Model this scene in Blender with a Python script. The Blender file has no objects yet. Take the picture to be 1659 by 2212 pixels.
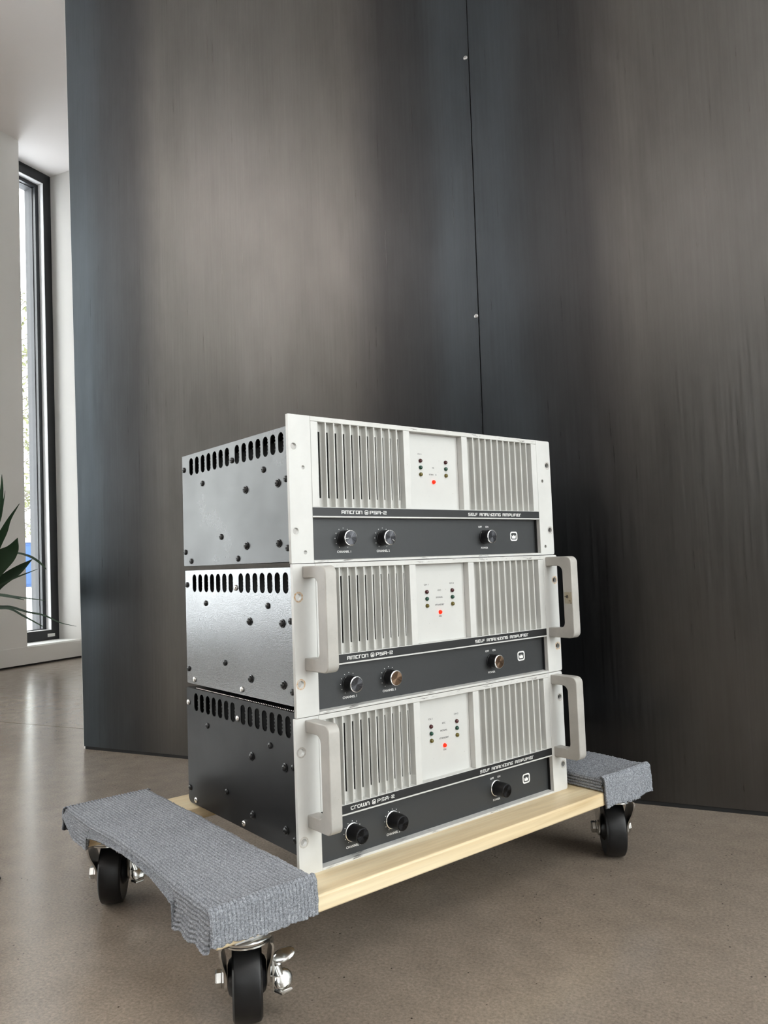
import bpy, bmesh, math, random
from mathutils import Vector, Matrix, Euler
import numpy as np
random.seed(7); np.random.seed(7)
scene = bpy.context.scene
COL = scene.collection
PI = math.pi

# ------------------------------------------------------------------ camera
cam_d = bpy.data.cameras.new('camera'); cam = bpy.data.objects.new('camera', cam_d); COL.objects.link(cam)
cam.location = (-0.480497, -0.771892, 0.481162)
cam.rotation_euler = (1.634975, 0.036207, -0.676513)
cam_d.sensor_fit = 'VERTICAL'; cam_d.sensor_height = 36.0; cam_d.lens = 1670.444 / 2212 * 36.0
cam_d.clip_start = 0.02; cam_d.clip_end = 300
scene.camera = cam

# ------------------------------------------------------------------ light: overcast daylight through the windows
world = bpy.data.worlds.new('overcast_sky'); scene.world = world; world.use_nodes = True
bg = world.node_tree.nodes['Background']; bg.inputs[0].default_value = (0.97, 0.98, 1.0, 1); bg.inputs[1].default_value = 4.2
vs = scene.view_settings
vs.view_transform = 'Standard'; vs.look = 'None'; vs.gamma = 1.0; vs.use_curve_mapping = False; vs.exposure = 1.14
scene.cycles.max_bounces = 10; scene.cycles.diffuse_bounces = 6; scene.cycles.glossy_bounces = 5; scene.cycles.transparent_max_bounces = 12
scene.cycles.use_denoising = True
scene.cycles.sample_clamp_indirect = 8.0
scene.cycles.caustics_reflective = False; scene.cycles.caustics_refractive = False

# room frame: local x = along the steel wall, local y = away from it (behind it), z up, floor at 0
ROOM = Matrix.Translation((0.2135337, 1.4303647, 0)) @ Matrix.Rotation(math.atan2(-0.9034967, 0.4285950), 4, 'Z')
def lean(z): return -0.0135 * z          # the window corner leans a little
PORTALS = [  # (s, m, z centre), size u, size z, direction angle in room frame (light goes along local -y of rotated)
    ((-1.95, -0.95, 1.45), 1.2, 2.5, 'x+'),
    ((3.7, -5.0, 1.75), 1.2, 1.9, 'y+'),
    ((4.5, -1.35, 1.5), 2.5, 2.4, 'x-'),
    ((-2.03, 1.47, 1.47), 0.34, 2.7, 'x+'),
]
for i, (c, u, h, d) in enumerate(PORTALS):
    ld = bpy.data.lights.new('window_daylight', 'AREA'); ld.shape = 'RECTANGLE'; ld.size = u; ld.size_y = h
    ld.cycles.is_portal = True
    lo = bpy.data.objects.new('window_daylight', ld); COL.objects.link(lo)
    v = {'x+': Vector((1, 0, 0)), 'y+': Vector((0, 1, 0)), 'x-': Vector((-1, 0, 0))}[d]
    q = (-v).to_track_quat('Z', 'Y')
    lo.matrix_world = ROOM @ Matrix.Translation(c) @ q.to_matrix().to_4x4()

# unseen ceiling light, added where the handle shadows suggest a source
for c, sx_, sy_, e in (((3.4, -1.9, 2.84), 1.4, 1.0, 17),):
    ld = bpy.data.lights.new('unseen_ceiling_light', 'AREA'); ld.shape = 'RECTANGLE'; ld.size = sx_; ld.size_y = sy_; ld.energy = e; ld.color = (1.0, 0.98, 0.95)
    lo = bpy.data.objects.new('unseen_ceiling_light', ld); COL.objects.link(lo); lo.matrix_world = ROOM @ Matrix.Translation(c)

# unseen uplights added to brighten the ceiling and its reflection in the steel
for c, sx_, sy_, e in (((-1.2, -3.4, 2.15), 0.25, 2.2, 23), ((1.2, -4.6, 2.15), 3.6, 0.25, 30)):
    ld = bpy.data.lights.new('added_uplight', 'AREA'); ld.shape = 'RECTANGLE'; ld.size = sx_; ld.size_y = sy_; ld.energy = e; ld.color = (1.0, 0.98, 0.95)
    lo = bpy.data.objects.new('added_uplight', ld); COL.objects.link(lo); lo.matrix_world = ROOM @ Matrix.Translation(c) @ Matrix.Rotation(PI, 4, 'X')

# ------------------------------------------------------------------ materials
def new_mat(name):
    m = bpy.data.materials.new(name); m.use_nodes = True
    nt = m.node_tree; b = nt.nodes['Principled BSDF']
    return m, nt, b
def N(nt, t, **kw):
    n = nt.nodes.new(t)
    for k, v in kw.items(): setattr(n, k, v)
    return n
def coords(nt, scale=(1, 1, 1), rot=(0, 0, 0), kind='Object'):
    tc = N(nt, 'ShaderNodeTexCoord'); mp = N(nt, 'ShaderNodeMapping')
    mp.inputs['Scale'].default_value = scale; mp.inputs['Rotation'].default_value = rot
    nt.links.new(tc.outputs[kind], mp.inputs['Vector']); return mp.outputs['Vector']
def noise(nt, vec, scale, detail=4, rough=0.55, dist=0.0):
    n = N(nt, 'ShaderNodeTexNoise'); n.inputs['Scale'].default_value = scale; n.inputs['Detail'].default_value = detail
    n.inputs['Roughness'].default_value = rough; n.inputs['Distortion'].default_value = dist
    nt.links.new(vec, n.inputs['Vector']); return n.outputs['Fac']
def ramp(nt, fac, stops):
    r = N(nt, 'ShaderNodeValToRGB'); el = r.color_ramp.elements
    while len(el) < len(stops): el.new(0.5)
    for e, (p, c) in zip(el, stops):
        e.position = p; e.color = (c[0], c[1], c[2], 1) if not isinstance(c, (int, float)) else (c, c, c, 1)
    nt.links.new(fac, r.inputs['Fac']); return r.outputs['Color']
def mix(nt, fac, a, b, mode='MIX'):
    m = N(nt, 'ShaderNodeMix', data_type='RGBA', blend_type=mode)
    for s, v in ((m.inputs[0], fac), (m.inputs[6], a), (m.inputs[7], b)):
        if isinstance(v, bpy.types.NodeSocket): nt.links.new(v, s)
        elif isinstance(v, (int, float)): s.default_value = v
        else: s.default_value = (v[0], v[1], v[2], 1)
    return m.outputs[2]
def math_n(nt, op, a, b=0.0):
    m = N(nt, 'ShaderNodeMath', operation=op)
    for s, v in zip(m.inputs, (a, b)):
        if isinstance(v, bpy.types.NodeSocket): nt.links.new(v, s)
        else: s.default_value = v
    return m.outputs[0]
def bump(nt, b, h, strength, dist=0.001):
    n = N(nt, 'ShaderNodeBump'); n.inputs['Strength'].default_value = strength; n.inputs['Distance'].default_value = dist
    nt.links.new(h, n.inputs['Height']); nt.links.new(n.outputs['Normal'], b.inputs['Normal'])
def simple(name, col, rough=0.5, metal=0.0, spec=0.5, var=0.06, vscale=40, bstr=0.0, bscale=300, emit=None, coat=0.0):
    m, nt, b = new_mat(name)
    v = coords(nt)
    f = noise(nt, v, vscale)
    c = ramp(nt, f, [(0.25, tuple(x * (1 - var) for x in col)), (0.75, tuple(min(1, x * (1 + var)) for x in col))])
    nt.links.new(c, b.inputs['Base Color'])
    b.inputs['Roughness'].default_value = rough; b.inputs['Metallic'].default_value = metal
    b.inputs['Specular IOR Level'].default_value = spec
    b.inputs['Coat Weight'].default_value = coat
    if bstr: bump(nt, b, noise(nt, v, bscale, 3), bstr, 0.0005)
    if emit:
        b.inputs['Emission Color'].default_value = (*emit[0], 1); b.inputs['Emission Strength'].default_value = emit[1]
    return m

M = {}
M['wall_white'] = simple('white_wall_paint', (0.86, 0.86, 0.84), 0.5, var=0.02, vscale=2, bstr=0.05, bscale=250)
M['wall_warm'] = simple('warm_white_paint', (0.56, 0.54, 0.515), 0.6, var=0.02, vscale=2)
M['ceil_white'] = simple('ceiling_paint', (0.84, 0.80, 0.785), 0.7, var=0.015, vscale=1.5)
M['wall_light'] = simple('pale_interior_paint', (0.55, 0.54, 0.52), 0.7, var=0.03, vscale=1)
M['wall_int'] = simple('interior_wall_paint', (0.15, 0.147, 0.145), 0.7, var=0.03, vscale=1)
M['black_frame'] = simple('black_window_frame', (0.016, 0.018, 0.021), 0.35, var=0.1)
M['grey_liner'] = simple('grey_aluminium_liner', (0.42, 0.43, 0.45), 0.3, 0.4, var=0.04)
M['outer_liner'] = simple('dark_outer_liner', (0.065, 0.065, 0.07), 0.6, var=0.06)  # even dark tone, set low so the bright sky does not blow it out
M['jamb'] = simple('white_jamb_liner', (0.80, 0.79, 0.80), 0.4, var=0.02)
M['snow'] = simple('snow', (0.86, 0.88, 0.92), 0.8, var=0.04, vscale=0.4)
M['bark'] = simple('tree_bark', (0.09, 0.08, 0.065), 0.9, var=0.2)
M['tree_leaf'] = simple('pale_tree_leaf', (0.105, 0.11, 0.045), 0.8, var=0.25, vscale=1)
M['blue'] = simple('blue_plastic', (0.004, 0.035, 0.115), 0.6, var=0.1, vscale=2)
M['leaf'] = simple('dark_green_leaf', (0.012, 0.030, 0.013), 0.6, spec=0.2, var=0.3, vscale=12)
M['pot'] = simple('grey_plant_pot', (0.2, 0.2, 0.2), 0.6)
M['soil'] = simple('potting_soil', (0.03, 0.022, 0.015), 0.9, var=0.4, vscale=80)
M['black_rubber'] = simple('black_rubber', (0.006, 0.006, 0.0065), 0.42, spec=0.35, var=0.25, vscale=60, bstr=0.15, bscale=200)
M['zinc'] = simple('zinc_plated_steel', (0.62, 0.62, 0.60), 0.24, 1.0, var=0.1, vscale=60)
M['zinc_dark'] = simple('zinc_steel_plate', (0.45, 0.45, 0.45), 0.35, 1.0, var=0.12, vscale=50)
M['flange'] = simple('dull_grey_flange', (0.07, 0.07, 0.07), 0.6)
M['screw_black'] = simple('black_oxide_screw', (0.012, 0.012, 0.013), 0.3, var=0.1)
M['screw_silver'] = simple('bright_zinc_screw', (0.75, 0.74, 0.72), 0.2, 1.0, var=0.05)
M['knob'] = simple('black_knob_plastic', (0.008, 0.008, 0.009), 0.32, var=0.1)
M['knob_ring'] = simple('polished_knob_ring', (0.85, 0.85, 0.83), 0.15, 1.0, var=0.02)
M['band'] = simple('black_lettering_band', (0.007, 0.0075, 0.0085), 0.45, var=0.08)
M['ctrl'] = simple('charcoal_control_panel', (0.026, 0.028, 0.0295), 0.45, var=0.05, vscale=200, bstr=0.05, bscale=900)
M['dark'] = simple('dark_chassis_interior', (0.006, 0.006, 0.006), 0.8)
M['print_white'] = simple('white_print', (0.80, 0.80, 0.78), 0.5, var=0.02)
M['print_black'] = simple('dark_print', (0.05, 0.05, 0.05), 0.5, var=0.02)
M['led_red_off'] = simple('unlit_red_lens', (0.05, 0.006, 0.008), 0.12)
M['led_green_off'] = simple('unlit_green_lens', (0.008, 0.05, 0.03), 0.12)
M['led_amber_off'] = simple('unlit_amber_lens', (0.11, 0.085, 0.012), 0.12)
M['led_on'] = simple('lit_red_lens', (0.4, 0.006, 0.002), 0.3, spec=0.12, emit=((1.0, 0.022, 0.006), 0.75))
M['gap_black'] = simple('black_reveal', (0.004, 0.004, 0.004), 0.8)

def amp_paint(name, col, grime):
    m, nt, b = new_mat(name); v = coords(nt)
    f = noise(nt, v, 26, 5, 0.6); f2 = noise(nt, v, 240, 4, 0.7)
    c = ramp(nt, f, [(0.3, tuple(x * (1 - grime) for x in col)), (0.62, col)])
    sp = ramp(nt, f2, [(0.27, (0.5, 0.48, 0.44)), (0.31, (1, 1, 1))])
    nt.links.new(mix(nt, 1.0, c, sp, 'MULTIPLY'), b.inputs['Base Color'])
    b.inputs['Roughness'].default_value = 0.42; b.inputs['Specular IOR Level'].default_value = 0.45
    bump(nt, b, noise(nt, v, 500, 2), 0.06, 0.0003)
    return m
M['amp_white'] = amp_paint('off_white_amp_paint', (0.60, 0.60, 0.58), 0.07)
def rail_paint():
    m, nt, b = new_mat('scratched_rail_paint'); v = coords(nt, (1, 1, 1)); vx = coords(nt, (40, 260, 260))
    c = ramp(nt, noise(nt, v, 26, 5, 0.6), [(0.3, (0.54, 0.535, 0.51)), (0.62, (0.60, 0.60, 0.58))])
    gate = ramp(nt, noise(nt, v, 18, 3), [(0.46, 0.0), (0.60, 1.0)])
    sc = math_n(nt, 'MULTIPLY', ramp(nt, noise(nt, vx, 1.0, 4, 0.7), [(0.56, 0.0), (0.62, 1.0)]), gate)
    nt.links.new(mix(nt, sc, c, (0.16, 0.15, 0.14)), b.inputs['Base Color']); b.inputs['Roughness'].default_value = 0.45
    return m
M['rail_paint'] = rail_paint()
M['amp_grey'] = amp_paint('grille_grey_white', (0.59, 0.59, 0.565), 0.05)
M['display'] = amp_paint('display_panel_white', (0.56, 0.56, 0.54), 0.04)
M['handle'] = amp_paint('worn_handle_paint', (0.45, 0.435, 0.405), 0.18)
def chassis_mat(name, rough, bstr, bscale, col, spec=0.5, coat=0.0):
    m, nt, b = new_mat(name); v = coords(nt)
    f = noise(nt, v, 9, 5, 0.65)
    sm = N(nt, 'ShaderNodeMapRange'); sm.inputs[1].default_value = 0.3; sm.inputs[2].default_value = 0.7
    sm.inputs[3].default_value = rough - 0.05; sm.inputs[4].default_value = rough + 0.06
    nt.links.new(f, sm.inputs[0]); nt.links.new(sm.outputs[0], b.inputs['Roughness'])
    ch = ramp(nt, noise(nt, v, 130, 5, 0.75), [(0.80, col), (0.82, (0.35, 0.34, 0.32))])
    nt.links.new(ch, b.inputs['Base Color'])
    b.inputs['Specular IOR Level'].default_value = spec
    b.inputs['Coat Weight'].default_value = coat; b.inputs['Coat Roughness'].default_value = 0.22
    if bstr:
        bump(nt, b, noise(nt, v, bscale, 2, 0.5, 0.6), bstr, 0.0004)
        nt.links.new(b.inputs['Normal'].links[0].from_socket, b.inputs['Coat Normal'])
    return m
M['chassis_top'] = chassis_mat('satin_black_chassis', 0.29, 0.04, 500, (0.026, 0.026, 0.026), 0.36)
M['chassis_mid'] = chassis_mat('wrinkled_gloss_black_chassis', 0.21, 0.4, 620, (0.014, 0.014, 0.016), 1.0, 0.7)
M['chassis_low'] = chassis_mat('matt_black_chassis', 0.40, 0.08, 600, (0.011, 0.011, 0.0115), 0.24)

def cap_mat(name, col, rough):
    m, nt, b = new_mat(name)
    b.inputs['Base Color'].default_value = (*col, 1); b.inputs['Metallic'].default_value = 1; b.inputs['Roughness'].default_value = rough
    tc = N(nt, 'ShaderNodeTexCoord'); sx = N(nt, 'ShaderNodeSeparateXYZ'); nt.links.new(tc.outputs['Object'], sx.inputs[0])
    at = math_n(nt, 'ARCTAN2', sx.outputs['X'], sx.outputs['Z'])
    cx = N(nt, 'ShaderNodeCombineXYZ'); nt.links.new(at, cx.inputs[0])
    f = noise(nt, cx.outputs[0], 3.0, 4, 0.7)
    nt.links.new(ramp(nt, f, [(0.3, tuple(x * 0.35 for x in col)), (0.7, tuple(min(1, x * 1.9) for x in col))]), b.inputs['Base Color'])
    tg = N(nt, 'ShaderNodeTangent', direction_type='RADIAL', axis='Y')
    nt.links.new(tg.outputs[0], b.inputs['Tangent']); b.inputs['Anisotropic'].default_value = 0.8
    return m
M['cap_dark'] = cap_mat('spun_dark_cap', (0.06, 0.06, 0.065), 0.33)
M['cap_reflect_brown'] = cap_mat('spun_cap_brown_reflection', (0.16, 0.105, 0.07), 0.3)  # brown of the reflected room put into the dark cap's colour
M['cap_black'] = cap_mat('black_cap', (0.015, 0.015, 0.016), 0.4)

# hot rolled steel: warm grey middle, blue-grey mill scale towards the sheet edges, fine vertical streaks
def steel_mat():
    m, nt, b = new_mat('hot_rolled_steel')
    tc = N(nt, 'ShaderNodeTexCoord'); sx = N(nt, 'ShaderNodeSeparateXYZ'); nt.links.new(tc.outputs['Object'], sx.inputs[0])
    v = coords(nt, (1, 1, 1)); vs_ = coords(nt, (60, 1, 1.2)); vw = coords(nt, (1.0, 1, 0.35))
    wob = noise(nt, vw, 2.6, 4, 0.6)
    # distance to the nearest sheet edge (joint at x=1.18, sheets 1.2 wide)
    xs = math_n(nt, 'SUBTRACT', sx.outputs['X'], 1.18)
    xs = math_n(nt, 'DIVIDE', xs, 1.2)
    fr = math_n(nt, 'FRACT', math_n(nt, 'ADD', xs, 10.0))
    ed = math_n(nt, 'MULTIPLY', math_n(nt, 'ABSOLUTE', math_n(nt, 'SUBTRACT', fr, 0.5)), 2.0)   # 1 at edge, 0 in the middle
    ed = math_n(nt, 'ADD', ed, math_n(nt, 'MULTIPLY', math_n(nt, 'SUBTRACT', wob, 0.5), 0.22))
    col = ramp(nt, ed, [(0.0, (0.140, 0.135, 0.129)), (0.46, (0.126, 0.121, 0.115)), (0.62, (0.062, 0.062, 0.063)), (0.80, (0.056, 0.060, 0.064)), (0.90, (0.068, 0.079, 0.088)), (1.0, (0.062, 0.072, 0.080))])
    st = noise(nt, vs_, 3.0, 5, 0.6)
    col = mix(nt, 0.28, col, ramp(nt, st, [(0.3, 0.72), (0.72, 1.22)]), 'MULTIPLY')
    bl = noise(nt, coords(nt, (3.2, 1, 1.1)), 1.6, 7, 0.66)
    col = mix(nt, 0.6, col, ramp(nt, bl, [(0.3, 0.68), (0.7, 1.22)]), 'MULTIPLY')
    spk = noise(nt, coords(nt, (1.0, 1, 1.7)), 21, 3, 0.6)
    col = mix(nt, ramp(nt, spk, [(0.775, 0.0), (0.790, 1.0)]), col, (0.03, 0.025, 0.02))
    nt.links.new(col, b.inputs['Base Color'])
    b.inputs['Metallic'].default_value = 1.0
    r = N(nt, 'ShaderNodeMapRange'); r.inputs[1].default_value = 0.3; r.inputs[2].default_value = 0.7
    r.inputs[3].default_value = 0.27; r.inputs[4].default_value = 0.36
    nt.links.new(st, r.inputs[0]); nt.links.new(r.outputs[0], b.inputs['Roughness'])
    bump(nt, b, math_n(nt, 'ADD', noise(nt, v, 380, 3), math_n(nt, 'MULTIPLY', st, 0.6)), 0.06, 0.0005)
    return m
M['steel'] = steel_mat()

def floor_mat():
    m, nt, b = new_mat('polished_concrete')
    v = coords(nt)
    big = noise(nt, v, 1.4, 5, 0.6); med = noise(nt, v, 22, 5, 0.65); fine = noise(nt, v, 260, 4, 0.75)
    c = ramp(nt, big, [(0.3, (0.225, 0.184, 0.145)), (0.7, (0.285, 0.240, 0.196))])
    c = mix(nt, 0.45, c, ramp(nt, med, [(0.3, 0.75), (0.7, 1.2)]), 'MULTIPLY')
    c = mix(nt, 0.75, c, ramp(nt, fine, [(0.32, 0.62), (0.5, 1.0), (0.72, 1.45)]), 'MULTIPLY')
    vo = N(nt, 'ShaderNodeTexVoronoi'); vo.inputs['Scale'].default_value = 120; nt.links.new(v, vo.inputs['Vector'])
    gate = ramp(nt, noise(nt, v, 31, 2), [(0.60, 0.0), (0.64, 1.0)])
    spot = math_n(nt, 'MULTIPLY', ramp(nt, vo.outputs['Distance'], [(0.10, 1.0), (0.17, 0.0)]), gate)
    c = mix(nt, spot, c, (0.035, 0.028, 0.024))
    nt.links.new(c, b.inputs['Base Color'])
    rr = N(nt, 'ShaderNodeMapRange'); rr.inputs[3].default_value = 0.15; rr.inputs[4].default_value = 0.26
    nt.links.new(med, rr.inputs[0]); nt.links.new(rr.outputs[0], b.inputs['Roughness'])
    b.inputs['Specular IOR Level'].default_value = 0.75
    bump(nt, b, math_n(nt, 'ADD', fine, math_n(nt, 'MULTIPLY', med, 1.5)), 0.10, 0.0006)
    return m
M['floor'] = floor_mat()

def wood_mat():
    m, nt, b = new_mat('pale_maple')
    v = coords(nt, (1.6, 22, 22)); v2 = coords(nt, (6, 160, 160)); v3 = coords(nt, (2.2, 8, 8))
    f = noise(nt, v, 1.6, 5, 0.6, 0.8); g = noise(nt, v2, 1.5, 3)
    c = ramp(nt, f, [(0.28, (0.60, 0.45, 0.25)), (0.5, (0.74, 0.60, 0.38)), (0.72, (0.83, 0.72, 0.50))])
    c = mix(nt, 0.35, c, ramp(nt, g, [(0.3, 0.8), (0.7, 1.1)]), 'MULTIPLY')
    k = noise(nt, v3, 3.1, 2, 0.5, 1.5)
    c = mix(nt, ramp(nt, k, [(0.73, 0.0), (0.80, 0.7)]), c, (0.25, 0.12, 0.04))
    nt.links.new(c, b.inputs['Base Color']); b.inputs['Roughness'].default_value = 0.45
    bump(nt, b, g, 0.08, 0.0004)
    return m
M['wood'] = wood_mat()

def carpet_mat():
    m, nt, b = new_mat('heather_grey_ribbed_carpet')
    v = coords(nt)
    f = noise(nt, v, 560, 3, 0.75); g = noise(nt, v, 1300, 2, 0.7); big = noise(nt, v, 14, 4)
    c = ramp(nt, f, [(0.33, (0.11, 0.118, 0.132)), (0.47, (0.225, 0.238, 0.262)), (0.60, (0.335, 0.354, 0.384)), (0.74, (0.53, 0.55, 0.58))])
    c = mix(nt, 0.5, c, ramp(nt, g, [(0.35, 0.6), (0.65, 1.25)]), 'MULTIPLY')
    c = mix(nt, 0.5, c, ramp(nt, big, [(0.3, 0.85), (0.7, 1.12)]), 'MULTIPLY')
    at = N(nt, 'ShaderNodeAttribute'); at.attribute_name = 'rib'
    # shade between the ribs put into the colour
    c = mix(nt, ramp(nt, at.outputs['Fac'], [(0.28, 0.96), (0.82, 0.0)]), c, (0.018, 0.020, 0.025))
    nt.links.new(c, b.inputs['Base Color']); b.inputs['Roughness'].default_value = 0.95
    b.inputs['Specular IOR Level'].default_value = 0.1
    b.inputs['Sheen Weight'].default_value = 0.15; b.inputs['Sheen Roughness'].default_value = 0.5
    bump(nt, b, f, 0.4, 0.0010)
    return m
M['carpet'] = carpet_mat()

def glass_mat():
    m = bpy.data.materials.new('window_glass'); m.use_nodes = True; nt = m.node_tree; nt.nodes.clear()
    out = N(nt, 'ShaderNodeOutputMaterial'); mx = N(nt, 'ShaderNodeMixShader'); tr = N(nt, 'ShaderNodeBsdfTransparent')
    gl = N(nt, 'ShaderNodeBsdfGlossy'); gl.inputs['Roughness'].default_value = 0.02; fr = N(nt, 'ShaderNodeFresnel'); ge = N(nt, 'ShaderNodeNewGeometry')
    nt.links.new(math_n(nt, 'ADD', 1.45, math_n(nt, 'MULTIPLY', ge.outputs['Backfacing'], 1 / 1.45 - 1.45)), fr.inputs[0])
    tr.inputs[0].default_value = (0.96, 0.98, 0.97, 1)
    nt.links.new(fr.outputs[0], mx.inputs[0]); nt.links.new(tr.outputs[0], mx.inputs[1]); nt.links.new(gl.outputs[0], mx.inputs[2]); nt.links.new(mx.outputs[0], out.inputs[0])
    return m
M['glass'] = glass_mat()
def rust_mat():
    m, nt, b = new_mat('rusty_ring'); v = coords(nt)
    nt.links.new(ramp(nt, noise(nt, v, 300, 4), [(0.35, (0.45, 0.26, 0.10)), (0.6, (0.58, 0.52, 0.45))]), b.inputs['Base Color']); b.inputs['Roughness'].default_value = 0.6
    return m
M['rust'] = rust_mat()
def tape_mat():
    m, nt, b = new_mat('stained_tape'); v = coords(nt)
    c = ramp(nt, noise(nt, v, 170, 3, 0.6, 0.5), [(0.34, (0.02, 0.016, 0.01)), (0.42, (0.34, 0.29, 0.20)), (0.7, (0.40, 0.36, 0.28))])
    nt.links.new(c, b.inputs['Base Color']); b.inputs['Roughness'].default_value = 0.5
    return m
M['tape'] = tape_mat()
M['scuff'] = simple('scuffed_bare_ring', (0.45, 0.43, 0.40), 0.45, var=0.25, vscale=300)

# ------------------------------------------------------------------ mesh helpers
class MB:
    def __init__(s): s.v = []; s.f = []
    def add(s, vs, fs):
        o = len(s.v); s.v += [tuple(p) for p in vs]; s.f += [tuple(i + o for i in f) for f in fs]; return s
    def box(s, a, b):
        x0, y0, z0 = a; x1, y1, z1 = b
        return s.add([(x0, y0, z0), (x1, y0, z0), (x1, y1, z0), (x0, y1, z0), (x0, y0, z1), (x1, y0, z1), (x1, y1, z1), (x0, y1, z1)],
                     [(0, 3, 2, 1), (4, 5, 6, 7), (0, 1, 5, 4), (1, 2, 6, 5), (2, 3, 7, 6), (3, 0, 4, 7)])
    def lathe(s, prof, axis='y', n=24, c=(0, 0, 0), ang0=0.0):
        # prof = [(r, h)] along axis
        vs, fs = [], []
        for (r, h) in prof:
            for k in range(n):
                a = 2 * PI * k / n + ang0; p, q = r * math.cos(a), r * math.sin(a)
                P = {'y': (p, h, q), 'x': (h, p, q), 'z': (p, q, h)}[axis]
                vs.append((P[0] + c[0], P[1] + c[1], P[2] + c[2]))
        for i in range(len(prof) - 1):
            for k in range(n):
                a, b2 = i * n + k, i * n + (k + 1) % n
                fs.append((a, b2, b2 + n, a + n))
        fs.append(tuple(range(n - 1, -1, -1))); fs.append(tuple((len(prof) - 1) * n + k for k in range(n)))
        return s.add(vs, fs)
    def tube(s, pts, rad, n=8):
        pts = [Vector(p) for p in pts]; vs, fs = [], []
        rads = rad if isinstance(rad, (list, tuple)) else [rad] * len(pts)
        up = Vector((0.13, 0.31, 0.94)).normalized()
        for i, p in enumerate(pts):
            t = (pts[min(i + 1, len(pts) - 1)] - pts[max(i - 1, 0)]).normalized()
            a = t.cross(up).normalized(); b2 = t.cross(a)
            for k in range(n):
                an = 2 * PI * k / n; vs.append(p + (a * math.cos(an) + b2 * math.sin(an)) * rads[i])
        for i in range(len(pts) - 1):
            for k in range(n):
                q, w = i * n + k, i * n + (k + 1) % n; fs.append((q, w, w + n, q + n))
        fs.append(tuple(range(n - 1, -1, -1))); fs.append(tuple((len(pts) - 1) * n + k for k in range(n)))
        return s.add(vs, fs)
    def ellipsoid(s, c, rx, ry, rz, rot=(0, 0, 0), nu=16, nv=10):
        E_ = Euler(rot).to_matrix(); vs = []; fs = []
        for i in range(nv + 1):
            th = PI * i / nv
            for k in range(nu):
                ph = 2 * PI * k / nu
                vs.append(Vector(c) + E_ @ Vector((rx * math.sin(th) * math.cos(ph), ry * math.sin(th) * math.sin(ph), rz * math.cos(th))))
        for i in range(nv):
            for k in range(nu):
                a, b2 = i * nu + k, i * nu + (k + 1) % nu; fs.append((a, b2, b2 + nu, a + nu))
        return s.add(vs, fs)
    def prism(s, poly, axis, a, b):
        # poly: 2D list; axis x -> (y,z), y -> (x,z), z -> (x,y)
        def P(u, w, t): return {'x': (t, u, w), 'y': (u, t, w), 'z': (u, w, t)}[axis]
        n = len(poly)
        vs = [P(u, w, a) for u, w in poly] + [P(u, w, b) for u, w in poly]
        fs = [tuple(range(n - 1, -1, -1)), tuple(range(n, 2 * n))] + [(i, (i + 1) % n, n + (i + 1) % n, n + i) for i in range(n)]
        return s.add(vs, fs)
    def plate(s, outline, holes, axis, a, b):
        # flat plate with holes
        bm = bmesh.new(); ed = []
        for loop in [outline] + holes:
            vv = [bm.verts.new((u, w, 0)) for u, w in loop]
            for i in range(len(vv)): ed.append(bm.edges.new((vv[i], vv[(i + 1) % len(vv)])))
        bmesh.ops.triangle_fill(bm, use_beauty=True, use_dissolve=False, edges=ed)
        bm.verts.ensure_lookup_table(); bm.verts.index_update()
        tri = [tuple(v.index for v in f.verts) for f in bm.faces]; co = [(v.co.x, v.co.y) for v in bm.verts]
        bnd = [(e.verts[0].index, e.verts[1].index) for e in bm.edges if len(e.link_faces) == 1]
        bm.free()
        def P(u, w, t): return {'x': (t, u, w), 'y': (u, t, w), 'z': (u, w, t)}[axis]
        n = len(co)
        return s.add([P(u, w, a) for u, w in co] + [P(u, w, b) for u, w in co],
                     tri + [tuple(i + n for i in reversed(t)) for t in tri] + [(i, j, j + n, i + n) for i, j in bnd])
    def mesh(s, name, mat, smooth=False, recalc=True):
        me = bpy.data.meshes.new(name); me.from_pydata(s.v, [], s.f)
        if recalc:
            bm = bmesh.new(); bm.from_mesh(me); bmesh.ops.recalc_face_normals(bm, faces=bm.faces); bm.to_mesh(me); bm.free()
        if mat: me.materials.append(mat)
        if smooth:
            for p in me.polygons: p.use_smooth = True
            try: me.set_sharp_from_angle(angle=math.radians(38))
            except Exception: pass
        me.update(); return me
    def build(s, name, mat, parent=None, smooth=False, loc=None, bevel=0.0, recalc=True):
        return link(name, s.mesh(name, mat, smooth, recalc), parent, loc, bevel)
def link(name, me, parent=None, loc=None, bevel=0.0):
    o = bpy.data.objects.new(name, me); COL.objects.link(o)
    if parent: o.parent = parent
    if loc: o.location = loc
    if bevel:
        md = o.modifiers.new('edge', 'BEVEL'); md.width = bevel; md.segments = 2; md.limit_method = 'ANGLE'; md.angle_limit = math.radians(40)
        for p in me.polygons: p.use_smooth = True
        try: me.set_sharp_from_angle(angle=math.radians(60))
        except Exception: pass
    return o
def tag(o, label=None, cat=None, group=None, kind=None):
    for k, v in (('label', label), ('category', cat), ('group', group), ('kind', kind)):
        if v: o[k] = v
    return o
def empty(name, mat=None, parent=None):
    o = bpy.data.objects.new(name, None); COL.objects.link(o); o.empty_display_size = 0.05
    if parent: o.parent = parent
    if mat is not None: o.matrix_world = mat
    return o
def circ(c, r, n=20, rz=None):
    rz = rz or r
    return [(c[0] + r * math.cos(2 * PI * k / n), c[1] + rz * math.sin(2 * PI * k / n)) for k in range(n)]
def rrect(x0, z0, x1, z1, r, n=5):
    pts = []
    for cx, cz, a0 in ((x1 - r, z1 - r, 0), (x0 + r, z1 - r, PI / 2), (x0 + r, z0 + r, PI), (x1 - r, z0 + r, 1.5 * PI)):
        for k in range(n + 1):
            a = a0 + PI / 2 * k / n; pts.append((cx + r * math.cos(a), cz + r * math.sin(a)))
    return pts
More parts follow.
